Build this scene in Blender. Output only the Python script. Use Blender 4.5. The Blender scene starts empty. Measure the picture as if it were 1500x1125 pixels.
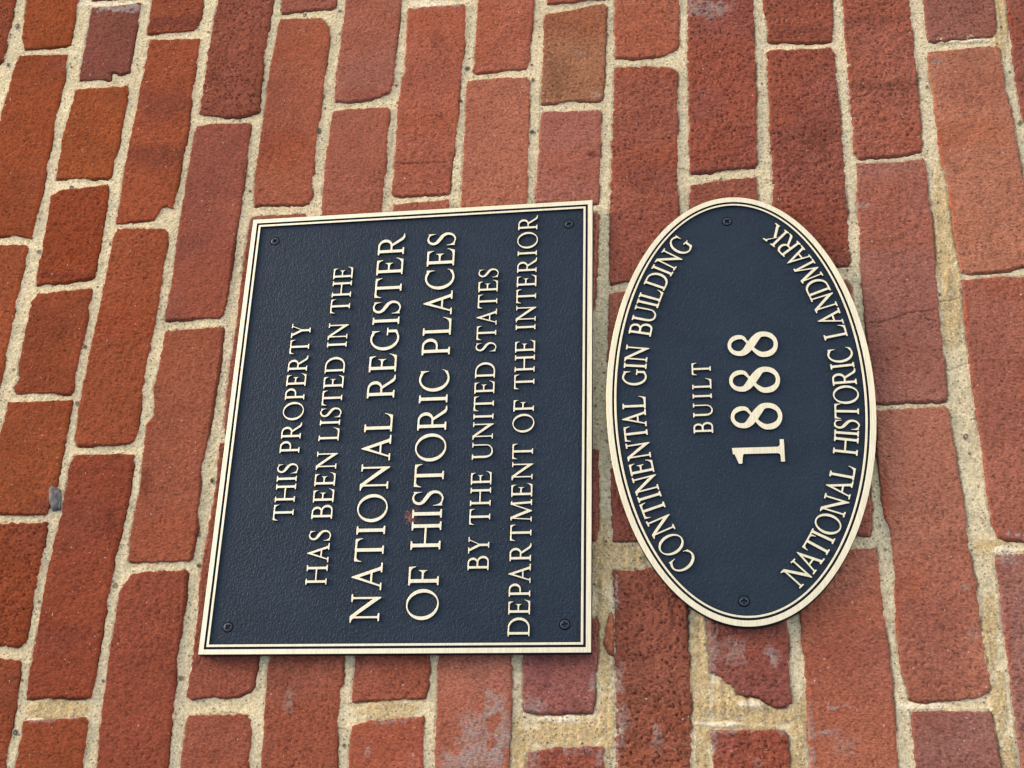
import bpy, bmesh, math, random
import numpy as np
from mathutils import Matrix, Vector

S = bpy.context.scene
COL = S.collection
R = math.radians

# ------------------------------------------------------------------ camera, sky, sun, exposure
D0 = 1.10680          # distance from the camera to the front face of the plaques (m)
PT = 0.0095           # the plaque faces stand this far off the brick faces
ZC = 1.60             # camera height
RX = np.array([0.02798561, -0.91355637, 0.40574816])     # world right, up and outward as the camera sees them
RZ = np.array([-0.98790619, 0.03665062, 0.15065888])
RN = np.array([-0.15250630, -0.40505740, -0.90148230])
FPX = 1884.6145
cam = bpy.data.objects.new('camera', bpy.data.cameras.new('camera'))
COL.objects.link(cam); S.camera = cam
right = Vector((RX[0], -RN[0], RZ[0])); up = -Vector((RX[1], -RN[1], RZ[1])); back = -Vector((RX[2], -RN[2], RZ[2]))
cam.matrix_world = Matrix(((right.x, up.x, back.x, 0), (right.y, up.y, back.y, -(D0 + PT)), (right.z, up.z, back.z, ZC), (0, 0, 0, 1)))
cam.data.sensor_width = 36.0
cam.data.lens = 36.0 * FPX / 1500.0
cam.data.clip_start = 0.02; cam.data.clip_end = 200.0

SUN_AZ, SUN_EL = R(120), R(62)                 # azimuth clockwise from +Y (the wall faces -Y)
w = bpy.data.worlds.new('World'); S.world = w; w.use_nodes = True
nt = w.node_tree; nt.nodes.clear()
sky = nt.nodes.new('ShaderNodeTexSky'); sky.sky_type = 'NISHITA'; sky.sun_disc = False
sky.sun_elevation = SUN_EL; sky.sun_rotation = SUN_AZ
sky.air_density = 1.0; sky.dust_density = 4.0; sky.ozone_density = 1.0; sky.altitude = 0
bg = nt.nodes.new('ShaderNodeBackground'); bg.inputs['Strength'].default_value = 0.14
out = nt.nodes.new('ShaderNodeOutputWorld')
# below the horizon the ground throws the sky's light back
tc = nt.nodes.new('ShaderNodeTexCoord'); sx = nt.nodes.new('ShaderNodeSeparateXYZ'); cx_ = nt.nodes.new('ShaderNodeCombineXYZ')
ab = nt.nodes.new('ShaderNodeMath'); ab.operation = 'ABSOLUTE'; nt.links.new(tc.outputs['Generated'], sx.inputs[0]); nt.links.new(sx.outputs[2], ab.inputs[0])
nt.links.new(sx.outputs[0], cx_.inputs[0]); nt.links.new(sx.outputs[1], cx_.inputs[1]); nt.links.new(ab.outputs[0], cx_.inputs[2]); nt.links.new(cx_.outputs[0], sky.inputs[0])
gr = nt.nodes.new('ShaderNodeMapRange'); nt.links.new(sx.outputs[2], gr.inputs[0])
gr.inputs[1].default_value = -0.6; gr.inputs[2].default_value = 0.0; gr.inputs[3].default_value = 0.85; gr.inputs[4].default_value = 1.0
mu = nt.nodes.new('ShaderNodeVectorMath'); mu.operation = 'SCALE'; nt.links.new(sky.outputs[0], mu.inputs[0]); nt.links.new(gr.outputs[0], mu.inputs['Scale'])
nt.links.new(mu.outputs[0], bg.inputs[0]); nt.links.new(bg.outputs[0], out.inputs[0])
sun = bpy.data.objects.new('sun', bpy.data.lights.new('sun', 'SUN')); COL.objects.link(sun)
sun.data.energy = 1.5; sun.data.angle = R(34); sun.data.color = (1.0, 0.83, 0.62)
sd_ = Vector((math.sin(SUN_AZ) * math.cos(SUN_EL), math.cos(SUN_AZ) * math.cos(SUN_EL), math.sin(SUN_EL)))
sun.rotation_euler = sd_.to_track_quat('Z', 'Y').to_euler(); sun.location = (1, -3, 5)
vs = S.view_settings
vs.view_transform = 'Standard'; vs.look = 'None'; vs.gamma = 1.0; vs.use_curve_mapping = False; vs.exposure = 1.05

# ------------------------------------------------------------------ helpers
def on_plane(px, py, d):
    """photo pixel -> (x, z) on the plane d metres in front of the camera (camera at the origin)"""
    r = np.array([(px - 750.0) / FPX, (py - 562.5) / FPX, 1.0]); q = r * (d / (r @ (-RN)))
    return float(q @ RX), float(q @ RZ)
def on_wall(px, py): return on_plane(px, py, D0 + PT)

def lin(c):
    c = np.asarray(c, float) / 255.0
    return np.where(c <= 0.04045, c / 12.92, ((c + 0.055) / 1.055) ** 2.4)

def link(name, me, mat, parent=None, label=None):
    o = bpy.data.objects.new(name, me); COL.objects.link(o)
    if mat is not None: me.materials.clear(); me.materials.append(mat)
    if parent is not None: o.parent = parent
    if label: o['label'] = label
    return o
def thing(name, label, cat, loc=(0, 0, 0), group=None):
    o = bpy.data.objects.new(name, None); COL.objects.link(o); o.location = loc
    o.empty_display_size = 0.05
    o['label'] = label; o['category'] = cat
    if group: o['group'] = group
    return o

def new_mat(name):
    m = bpy.data.materials.new(name); m.use_nodes = True; n = m.node_tree.nodes; n.clear()
    b = n.new('ShaderNodeBsdfPrincipled'); o = n.new('ShaderNodeOutputMaterial')
    m.node_tree.links.new(b.outputs[0], o.inputs[0])
    return m, n, m.node_tree.links, b
def noise(n, l, vec, scale, detail=3, rough=0.6):
    t = n.new('ShaderNodeTexNoise'); t.inputs['Scale'].default_value = scale
    t.inputs['Detail'].default_value = detail; t.inputs['Roughness'].default_value = rough
    l.new(vec, t.inputs['Vector']); return t.outputs['Fac']
def ramp(n, l, fac, p0, c0, p1, c1):
    r = n.new('ShaderNodeValToRGB'); e = r.color_ramp.elements
    e[0].position = p0; e[0].color = (*c0, 1); e[1].position = p1; e[1].color = (*c1, 1)
    l.new(fac, r.inputs[0]); return r.outputs[0]
def mixc(n, l, fac, a, b, mode='MIX'):
    m = n.new('ShaderNodeMix'); m.data_type = 'RGBA'; m.blend_type = mode
    for s, v in ((m.inputs[0], fac), (m.inputs[6], a), (m.inputs[7], b)):
        if isinstance(v, (int, float)): s.default_value = v
        elif isinstance(v, tuple): s.default_value = (*v, 1)
        else: l.new(v, s)
    return m.outputs[2]
def bump(n, l, height, dist, strength=1.0, prev=None):
    b = n.new('ShaderNodeBump'); b.inputs['Strength'].default_value = strength; b.inputs['Distance'].default_value = dist
    l.new(height, b.inputs['Height'])
    if prev is not None: l.new(prev, b.inputs['Normal'])
    return b.outputs[0]
def coords(n): return n.new('ShaderNodeTexCoord').outputs['Object']
def stretch(n, l, vec, s):
    m = n.new('ShaderNodeMapping'); m.inputs['Scale'].default_value = s; l.new(vec, m.inputs[0]); return m.outputs[0]

# ------------------------------------------------------------------ materials
def mat_brick():
    m, n, l, b = new_mat('brick'); c = coords(n)
    a = n.new('ShaderNodeAttribute'); a.attribute_name = 'tint'
    cs = stretch(n, l, c, (1.5, 1.0, 0.85))
    f1 = noise(n, l, cs, 420, 3, 0.75)
    col = mixc(n, l, 1.0, a.outputs['Color'], ramp(n, l, f1, 0.30, (0.56, 0.53, 0.52), 0.70, (1.40, 1.44, 1.44)), 'MULTIPLY')
    f2 = noise(n, l, cs, 380, 2, 0.6)
    col = mixc(n, l, ramp(n, l, f2, 0.60, (0, 0, 0), 0.68, (0.7, 0.7, 0.7)), col, (0.085, 0.028, 0.018))
    f3 = noise(n, l, c, 420, 1, 0.4)
    col = mixc(n, l, ramp(n, l, f3, 0.765, (0, 0, 0), 0.80, (0.75, 0.75, 0.75)), col, (0.60, 0.46, 0.38))
    l.new(col, b.inputs['Base Color']); b.inputs['Roughness'].default_value = 0.86
    b.inputs['Specular IOR Level'].default_value = 0.06
    bm = bump(n, l, f1, 0.0008, 0.75)
    l.new(bump(n, l, f2, 0.0010, 0.5, bm), b.inputs['Normal'])
    return m
def mat_mortar():
    m, n, l, b = new_mat('mortar'); c = coords(n)
    a = n.new('ShaderNodeAttribute'); a.attribute_name = 'tint'
    f1 = noise(n, l, c, 430, 3, 0.8)
    col = mixc(n, l, 1.0, a.outputs['Color'], ramp(n, l, f1, 0.30, (0.52, 0.505, 0.46), 0.70, (1.36, 1.36, 1.38)), 'MULTIPLY')
    v = n.new('ShaderNodeTexVoronoi'); v.inputs['Scale'].default_value = 420; l.new(c, v.inputs['Vector'])
    sel = n.new('ShaderNodeSeparateColor'); l.new(v.outputs['Color'], sel.inputs[0])
    near = ramp(n, l, v.outputs['Distance'], 0.34, (1, 1, 1), 0.46, (0, 0, 0))
    dark = mixc(n, l, 1.0, near, ramp(n, l, sel.outputs[0], 0.84, (0, 0, 0), 0.90, (0.8, 0.8, 0.8)), 'MULTIPLY')
    col = mixc(n, l, dark, col, (0.13, 0.105, 0.075))
    light = mixc(n, l, 1.0, near, ramp(n, l, sel.outputs[1], 0.80, (0, 0, 0), 0.83, (0.35, 0.35, 0.35)), 'MULTIPLY')
    col = mixc(n, l, light, col, (0.74, 0.70, 0.60))
    l.new(col, b.inputs['Base Color']); b.inputs['Roughness'].default_value = 0.92
    b.inputs['Specular IOR Level'].default_value = 0.1
    bm = bump(n, l, f1, 0.0011, 0.9)
    l.new(bump(n, l, noise(n, l, c, 380, 2, 0.6), 0.0012, 0.6, bm), b.inputs['Normal'])
    return m
def mat_gold():
    m, n, l, b = new_mat('brushed bronze'); c = coords(n)
    f = noise(n, l, stretch(n, l, c, (60, 900, 1500)), 1.0, 2, 0.6)
    col = ramp(n, l, f, 0.25, (0.68, 0.57, 0.36), 0.75, (0.90, 0.79, 0.55))
    l.new(col, b.inputs['Base Color']); b.inputs['Metallic'].default_value = 0.85; b.inputs['Roughness'].default_value = 0.42
    l.new(bump(n, l, f, 0.0002, 0.25), b.inputs['Normal'])
    return m
def mat_panel(stain=None):
    m, n, l, b = new_mat('navy leatherette enamel'); c = coords(n)
    f1 = noise(n, l, stretch(n, l, c, (1.0, 1, 1.4)), 470, 2, 0.5)
    f2 = noise(n, l, c, 22, 3, 0.6)
    col = ramp(n, l, f2, 0.3, (0.0120, 0.0205, 0.0305), 0.7, (0.0155, 0.0255, 0.0370))
    if stain is not None:
        d = n.new('ShaderNodeVectorMath'); d.operation = 'DISTANCE'; l.new(c, d.inputs[0]); d.inputs[1].default_value = stain
        k = n.new('ShaderNodeMath'); k.operation = 'MULTIPLY_ADD'; l.new(noise(n, l, c, 420, 3, 0.7), k.inputs[0]); k.inputs[1].default_value = -0.022
        kk = n.new('ShaderNodeMath'); kk.operation = 'ADD'; l.new(d.outputs['Value'], kk.inputs[0]); kk.inputs[1].default_value = 0.0080; l.new(kk.outputs[0], k.inputs[2])
        col = mixc(n, l, ramp(n, l, k.outputs[0], 0.0, (0.75, 0.75, 0.75), 0.0012, (0, 0, 0)), col, (0.26, 0.095, 0.05))
    l.new(col, b.inputs['Base Color'])
    r = n.new('ShaderNodeMapRange'); l.new(f2, r.inputs[0]); r.inputs[3].default_value = 0.38; r.inputs[4].default_value = 0.46
    l.new(r.outputs[0], b.inputs['Roughness'])
    b.inputs['Specular IOR Level'].default_value = 0.12
    l.new(bump(n, l, f1, 0.0013, 0.8), b.inputs['Normal'])
    return m
def mat_screw():
    m, n, l, b = new_mat('dark painted screw'); c = coords(n)
    f = noise(n, l, c, 700, 2, 0.5)
    l.new(ramp(n, l, f, 0.3, (0.007, 0.013, 0.022), 0.7, (0.012, 0.020, 0.031)), b.inputs['Base Color'])
    b.inputs['Roughness'].default_value = 0.4
    l.new(bump(n, l, f, 0.0002, 0.4), b.inputs['Normal'])
    return m
def mat_side():
    m, n, l, b = new_mat('black enamel'); c = coords(n)
    f = noise(n, l, c, 600, 2, 0.5)
    l.new(ramp(n, l, f, 0.3, (0.003, 0.004, 0.006), 0.7, (0.007, 0.009, 0.013)), b.inputs['Base Color'])
    b.inputs['Roughness'].default_value = 0.6; b.inputs['Specular IOR Level'].default_value = 0.2
    return m
def mat_stone():
    m, n, l, b = new_mat('grey pebble'); c = coords(n)
    f = noise(n, l, stretch(n, l, c, (1, 1, 2.5)), 160, 3, 0.6)
    l.new(ramp(n, l, f, 0.32, (0.035, 0.031, 0.022), 0.72, (0.15, 0.147, 0.135)), b.inputs['Base Color'])
    b.inputs['Roughness'].default_value = 0.6
    b.inputs['Specular IOR Level'].default_value = 0.25
    l.new(bump(n, l, f, 0.001, 0.5), b.inputs['Normal'])
    return m
BRICK, MORTAR, GOLD, SCREW, STONE, SIDE = mat_brick(), mat_mortar(), mat_gold(), mat_screw(), mat_stone(), mat_side()

FINE = 0.00085          # grid step of the wall relief inside the picture (m)
BRICK_GAIN = np.array([0.80, 0.76, 0.68], np.float32)
MORTAR_GAIN = np.array([1.01, 0.985, 0.93], np.float32)
# ------------------------------------------------------------------ the wall: every brick the photo shows, outlined, by course
# course | colour in the photo | roughness of the face | outline in photo pixels
BR = """
0|128,58,40|1.0|-60,-30 24,-30 20,0 12,50 3,88 -2,92 -78,95
1|146,66,32|.6|40,-25 116,-25 113,0 101,64 96,66 34,72 31,53
1|142,64,34|.6|28,80 98,78 98,85 88,133 63,256 55,300 44,348 20,343 5,345 -38,342 0,165 23,88
1|146,70,44|.6|-35,357 38,357 40,362 31,395 21,445 11,504 1,547 -22,640 -95,640
2|112,62,58|.5|132,18 134,10 165,8 205,3 199,40 187,104 178,107 162,103 160,116 115,117 117,95 125,60
2|148,71,36|.6|109,129 184,124 185,133 173,203 160,256 155,260 80,260 91,197 104,149
2|134,56,30|.8|73,285 92,276 112,275 155,269 156,280 145,352 136,402 133,406 93,412 52,417 51,408 64,344
2|130,60,38|.6|53,429 131,421 132,426 120,499 104,571 100,575 23,576 19,568 27,550 25,536 35,483 45,441
2|140,68,40|.6|10,588 102,585 103,590 92,648 80,709 68,751 64,753 -15,752 -5,650 6,612
2|126,54,32|1.2|-28,766 66,764 64,781 57,821 50,860 45,878 40,918 35,942 27,947 -62,945
2|130,62,46|.7|-65,961 28,966 27,974 20,1033 12,1078 5,1125 -5,1200 -110,1200
3|138,62,36|.8|225,-40 301,-40 297,-2 296,8 288,35 283,43 250,46 216,48 215,45 221,5
3|142,64,38|.6|219,56 292,55 292,62 283,115 275,181 267,221 257,280 252,305 244,300 236,304 230,313 224,321 195,323 168,327 173,296 181,243 192,187 208,112 217,62
3|142,68,42|.7|171,333 241,333 245,341 240,381 231,440 221,493 208,565 201,619 195,645 191,649 149,652 112,652 109,640 115,592 120,568 131,509 144,451 157,387 165,343
3|130,58,42|.6|108,666 113,664 196,663 196,668 188,720 177,768 171,795 164,815 162,840 149,913 133,1012 131,1021 85,1022 37,1024 37,1017 48,953 60,878 70,828 77,795 88,752 97,699 101,677
3|140,66,44|.6|33,1055 123,1050 127,1054 123,1092 117,1125 106,1200 5,1200 21,1125
4|130,66,52|1.2|322,-40 405,-40 398,0 390,53 383,88 384,100 380,130 377,161 373,163 349,170 301,169 291,163 293,150 307,56 317,0
4|132,66,56|.4|287,184 307,180 365,179 366,183 360,235 353,280 347,320 341,368 331,445 327,461 320,465 241,468 241,462 251,405 261,328 272,267 283,196
4|142,74,56|.5|241,484 325,477 327,483 323,520 314,572 311,592 304,640 293,693 287,773 279,816 275,821 229,823 189,823 187,816 189,787 197,747 204,709 208,667 213,621 224,608 224,565 232,531 239,492
4|130,60,46|.7|189,840 213,836 267,834 273,839 272,852 267,905 257,974 253,1022 248,1065 241,1125 232,1200 130,1200 139,1125 148,1038 155,985 163,932 169,894 172,868 184,849
5|130,66,54|.6|414,-40 496,-40 492,-12 491,8 485,11 445,14 412,18
5|140,68,48|.5|410,27 469,25 476,31 482,42 481,55 478,80 471,139 462,203 455,286 451,296 440,299 372,299 371,285 373,253 386,160 397,88 407,35
5|136,70,60|.5|367,315 445,311 435,420 425,520 412,634 327,635 329,600 333,556 347,456 357,368 365,320
5|132,64,52|.6|321,648 408,648 396,760 384,880 377,961 373,985 370,1004 364,1013 347,1021 320,1022 304,1021 280,1024 272,1019 279,974 288,905 289,878 294,830 299,800 312,733 320,656
5|140,72,58|.5|275,1047 360,1045 366,1053 367,1065 362,1125 357,1200 253,1200 263,1125 272,1052
6|134,72,62|.5|509,-40 590,-40 586,0 581,53 573,128 569,135 555,141 541,145 510,147 490,147 489,140 491,107 499,59 506,0
6|134,66,52|.5|488,162 525,158 567,156 569,159 566,213 559,300 550,420 462,430 470,300 477,227 485,171
6|136,66,54|.6|460,445 548,436 540,540 530,690 437,700 446,560
6|140,72,58|.6|434,715 528,706 515,860 410,872
6|132,66,52|.8|408,884 513,876 503,955 501,996 498,1012 493,1057 491,1118 488,1200 374,1200 381,1125 387,1025 394,958
7|142,64,48|.7|598,12 640,8 681,5 681,13 679,69 673,128 666,219 661,235 658,280 655,283 610,285 575,287 573,281 577,227 583,147 589,112 592,104 597,20
7|128,66,52|.8|601,-60 682,-60 682,-10 640,-6 600,-8
7|132,64,50|.7|575,298 615,294 655,291 657,300 646,520 560,526 566,400
7|134,66,54|.6|559,542 645,536 634,760 536,770
7|128,62,52|.9|534,786 633,776 629,964 625,1012 621,1022 597,1024 560,1026 515,1028 514,1020 519,958
7|146,68,54|.4|514,1063 543,1055 580,1052 618,1049 619,1056 618,1125 617,1200 504,1200 509,1125 513,1072
8|144,66,50|.6|702,-60 784,-60 781,0 777,53 775,95 770,100 730,103 697,106 691,101 694,88 699,8
8|146,74,58|.6|684,117 730,113 770,112 775,117 775,187 771,288 766,370 668,374 674,300 679,213 682,130
8|140,70,56|.6|667,388 765,384 759,620 654,626
8|138,70,56|.6|653,642 758,636 751,850 643,856
8|142,76,64|.5|643,872 751,866 749,958 747,1040 746,1081 744,1125 742,1200 632,1200 635,1125 637,1092 639,1046 641,958
9|134,60,46|.6|803,-60 888,-60 885,-3 862,-2 840,2 801,5
9|124,74,50|.8|797,20 820,16 847,11 883,3 888,8 887,53 884,128 882,145 875,147 833,147 792,152 791,144 795,67
9|130,66,60|.6|795,163 840,161 879,160 880,167 879,240 877,285 875,296 784,297 784,290 788,227 792,167
9|132,64,54|.7|783,311 872,309 876,314 872,413 868,461 778,463
9|120,58,50|.7|777,478 864,476 862,640 774,642
9|128,58,48|.7|772,658 868,656 877,657 877,720 876,788 872,792 768,794
9|124,64,66|.8|767,906 871,905 875,913 875,958 872,985 871,1022 869,1038 866,1045 855,1042 812,1044 793,1046 768,1040 765,1030 765,958
9|128,58,48|1.2|775,1101 820,1093 873,1092 884,1094 885,1125 885,1200 768,1200 771,1125 772,1105
10|136,64,48|.8|902,-60 995,-60 995,27 993,64 990,72 972,81 932,85 902,84 900,77 901,0
10|128,62,50|1.0|900,97 940,95 980,96 991,103 992,120 992,213 993,320 996,404 920,411 892,415 892,307 896,213 899,103
10|134,66,54|.8|892,428 917,424 998,419 1004,660 894,668 889,520
10|126,62,54|1.0|893,683 1005,674 1007,786 931,791 898,792 895,760
10|124,64,50|1.6|899,834 957,832 1004,830 1006,889 1009,958 1012,1038 1013,1125 1014,1200 901,1200 901,1125 901,985 900,905 897,840
11|124,58,50|1.2|1006,-60 1103,-60 1104,0 1105,53 1109,160 1109,235 1105,243 1060,248 1012,254 1010,250 1009,160 1007,80 1006,0
11|126,62,50|1.0|1011,269 1060,262 1108,257 1109,268 1113,330 1116,520 1012,526 1009,300
11|130,64,54|.8|1013,542 1117,536 1128,700 1020,706
11|124,66,62|1.0|1021,722 1130,716 1146,840 1152,913 1155,953 1157,998 1159,1028 1153,1036 1140,1036 1124,1028 1113,1022 1100,1020 1087,1020 1073,1008 1060,996 1047,985 1041,985 1039,958 1036,916
11|126,58,48|1.4|1041,1068 1087,1068 1140,1069 1151,1072 1153,1080 1157,1125 1160,1200 1046,1200 1044,1125 1041,1073
12|126,58,46|1.1|1115,-60 1221,-60 1220,0 1219,13 1221,53 1217,59 1180,61 1127,59 1124,57 1125,40 1118,10
12|118,56,48|1.3|1122,76 1128,72 1167,70 1217,68 1223,76 1227,123 1231,160 1235,213 1240,290 1244,333 1245,379 1242,386 1228,388 1140,392 1132,300 1131,253 1127,160 1123,84
12|124,60,52|1.0|1141,408 1240,409 1246,420 1254,520 1152,526
12|130,64,54|.8|1153,540 1262,534 1270,660 1277,741 1277,778 1274,784 1257,784 1160,790
12|144,78,64|.5|1161,808 1249,803 1283,801 1287,825 1296,905 1303,958 1308,1012 1313,1065 1316,1125 1320,1200 1192,1200 1187,1125 1183,1052 1180,998 1176,945 1171,900
13|136,70,58|1.2|1228,-60 1326,-60 1332,0 1340,75 1347,147 1352,213 1349,221 1319,227 1287,229 1257,230 1251,222 1244,133 1239,67 1233,0
13|130,72,66|.7|1254,237 1280,236 1313,235 1352,231 1357,236 1361,290 1367,333 1375,440 1383,520 1388,575 1386,586 1340,588 1278,590 1268,480 1259,360
13|142,78,64|.7|1282,601 1340,597 1384,595 1391,606 1401,667 1412,733 1420,800 1429,845 1436,905 1447,972 1452,1006 1449,1013 1433,1022 1393,1026 1340,1027 1333,1022 1329,1001 1320,985 1313,918 1310,830 1305,773 1295,752 1287,699
13|116,68,68|.6|1337,1042 1400,1040 1449,1040 1455,1047 1461,1081 1467,1125 1476,1200 1347,1200 1341,1125 1336,1050
14|122,68,64|.9|1346,-60 1452,-60 1457,0 1459,45 1456,52 1393,57 1361,61 1358,55 1352,0
14|146,82,64|.6|1359,74 1407,70 1461,65 1465,72 1473,128 1484,173 1493,227 1500,267 1510,320 1522,386 1500,389 1460,397 1408,400 1407,395 1399,347 1389,284 1388,267 1375,213 1367,147 1359,85
14|132,66,56|.7|1408,409 1447,405 1500,404 1526,402 1545,560 1572,792 1500,792 1473,790 1463,787 1452,760 1444,693 1436,640 1427,583 1420,520 1415,480 1409,419
14|120,72,70|.8|1457,811 1500,808 1572,806 1610,1125 1616,1200 1507,1200 1497,1125 1493,1092 1484,1025 1473,945 1467,880 1461,848
10|172,92,62|.4|893,893 898,905 898,957 892,955 884,942 888,915
15|122,62,56|1.0|1466,-60 1590,-60 1606,176 1500,180 1493,149 1487,107 1476,13
15|130,64,54|1.0|1503,194 1608,190 1640,480 1546,490
"""
# pale lime smears, flash marks and other marks with their own shape: x, y, rx, ry in photo pixels, strength
SMEAR = [(697,1075,26,34,.8),(722,1035,18,22,.8),(738,1075,16,40,.8),(700,1108,30,16,.8),(670,1118,24,12,.7),(655,1108,10,6,.6),(728,1110,14,22,.8),(718,1020,9,7,.8),
 (538,1100,4,9,.7),(604,1106,6,4,.7),(425,1030,8,18,.5),(903,870,4,55,.8),(905,1000,9,24,.8),(908,1062,12,28,.75),(903,1110,4,30,.8),(961,1076,9,19,.6),(1078,955,24,22,.45),(1130,962,10,16,.75),
 (1043,955,8,34,.7),(1043,1090,7,30,.8),(1060,1070,26,5,.7),(1145,1070,8,6,.7),(1110,1115,10,6,.4),(1228,1037,20,7,.7),(1213,1072,16,5,.7),(1188,1075,6,36,.6),(1192,1120,6,20,.6),(1040,12,34,16,.7),(1016,8,10,18,.5),
 (1488,783,14,9,.8),(1477,817,13,9,.8),(1413,860,6,3,.8),(778,1034,20,13,.65),(868,1000,5,20,.7),(780,1110,10,30,.5),(880,1110,8,20,.6),(830,1099,40,6,.6),(160,12,34,8,1.1),(194,8,12,8,1.0),(1425,930,14,10,.3),(1240,1092,18,14,.35),
 (1260,300,20,6,.5),(1370,90,9,3,.8),(1385,250,10,3,.5),(571,208,5,3,.3),(876,139,8,5,.7),(850,77,4,3,.8),(571,1056,30,5,.6),(600,1050,18,4,.6),(65,1055,26,4,.7),(105,1050,16,4,.7),(1150,905,8,5,.3),(640,7,44,5,.9)]
FLASH = [(240,150,80,26,.5,(116,62,50)),(225,228,80,22,.5,(104,54,44)),(255,32,80,13,.6,(106,56,50)),(1285,125,90,10,.5,(104,62,50)),(1270,28,90,10,.3,(96,56,52)),(62,738,34,12,.4,(112,56,50)),(100,403,70,7,.5,(98,44,34)),
 (1200,200,28,40,.3,(88,40,34)),(815,110,20,34,.4,(108,74,54)),(868,225,8,6,.7,(92,44,42)),(212,705,14,24,.45,(98,44,34)),(162,770,12,34,.5,(100,46,34)),(640,60,14,24,.35,(98,52,40)),(1170,46,70,12,.45,(100,58,50)),(790,985,26,50,.35,(112,66,72)),(540,138,60,9,.35,(128,58,36)),
 (1335,430,80,100,.25,(128,76,74)),(1130,980,50,60,.3,(124,74,74)),(85,930,90,16,.3,(112,56,46)),(230,600,70,14,.3,(124,66,54)),(1140,330,90,40,.3,(120,60,46)),(940,250,70,30,.25,(118,58,48)),(420,220,70,40,.3,(148,66,36)),(430,130,60,30,.25,(136,72,60)),
 (60,590,90,20,.35,(132,60,36)),(130,360,70,24,.3,(142,62,34)),(180,470,70,40,.35,(152,70,38)),(1370,900,80,40,.3,(138,80,70)),(1250,950,80,50,.3,(136,74,66))]
ORANGE = [(1378,250,5,60,.55,(178,88,56)),(1392,310,5,40,.45,(178,84,52)),(1416,460,5,40,.4,(164,76,50)),(216,615,8,22,.7,(150,64,34)),(1297,740,8,60,.6,(160,82,58)),(1478,60,5,60,.5,(150,70,50)),(1312,900,6,60,.4,(164,84,60)),(1477,940,5,60,.5,(150,72,58))]
# old tan lime mortar in some joints
TAN = [(884,815,20,60),(900,812,60,24),(884,930,14,90),(830,1068,66,26),(888,1060,14,60),(760,1100,16,50),(1024,980,16,120),(1028,1090,14,60),(1095,1045,70,30),(1080,1020,50,30),(1172,1060,14,50),(1168,1110,14,40),(1466,40,12,66),(1383,330,20,110),(1396,440,18,80),(1450,930,14,70),(1464,1040,14,60),(1478,1110,14,40),
 (568,1040,56,18),(82,1038,58,16),(1455,800,30,16),(1412,56,54,8),(380,1090,0.1,0.1)]
PALE = [(640,5,46,7),(822,1052,36,8),(1474,880,3,44),(1484,978,4,16),(1340,1034,60,6),(1470,806,30,7),(150,4,60,6),(1415,58,50,4),(100,1054,16,4),(55,1056,20,5),(1100,1030,26,5),(1050,1060,60,4)]
# dark and grey stones showing in the mortar: x, y, r
STONES = [(445,19,4.5),(498,14,3),(473,139,4),(466,190,5),(684,98,5),(674,146,3.5),(1347,113,4.5),(1358,125,2.5),(167,856,5),(1415,638,5),(1421,662,3),(1453,691,2.5),(24,36,5),(10,93,4),(334,365,2),(123,506,3),(270,188,3),(360,255,4),(92,1,3),(55,367,4),(111,589,4),(309,703,4),(288,780,5),(289,827,4),(263,992,4),(55,880,3),(20,1072,4),(245,483,2),(779,192,3.5),(390,540,2),(503,1091,3),(780,115,3),(148,996,3),(72,470,2),(18,540,3),(84,130,3),(79,1006,2),(103,274,5),(350,174,3),(1495,178,4),(1480,103,3),(1225,180,2),(1351,144,2),(887,40,2),(1116,120,2),(384,115,4),(1408,690,2)]
PLAQUE_Y = -PT

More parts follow.
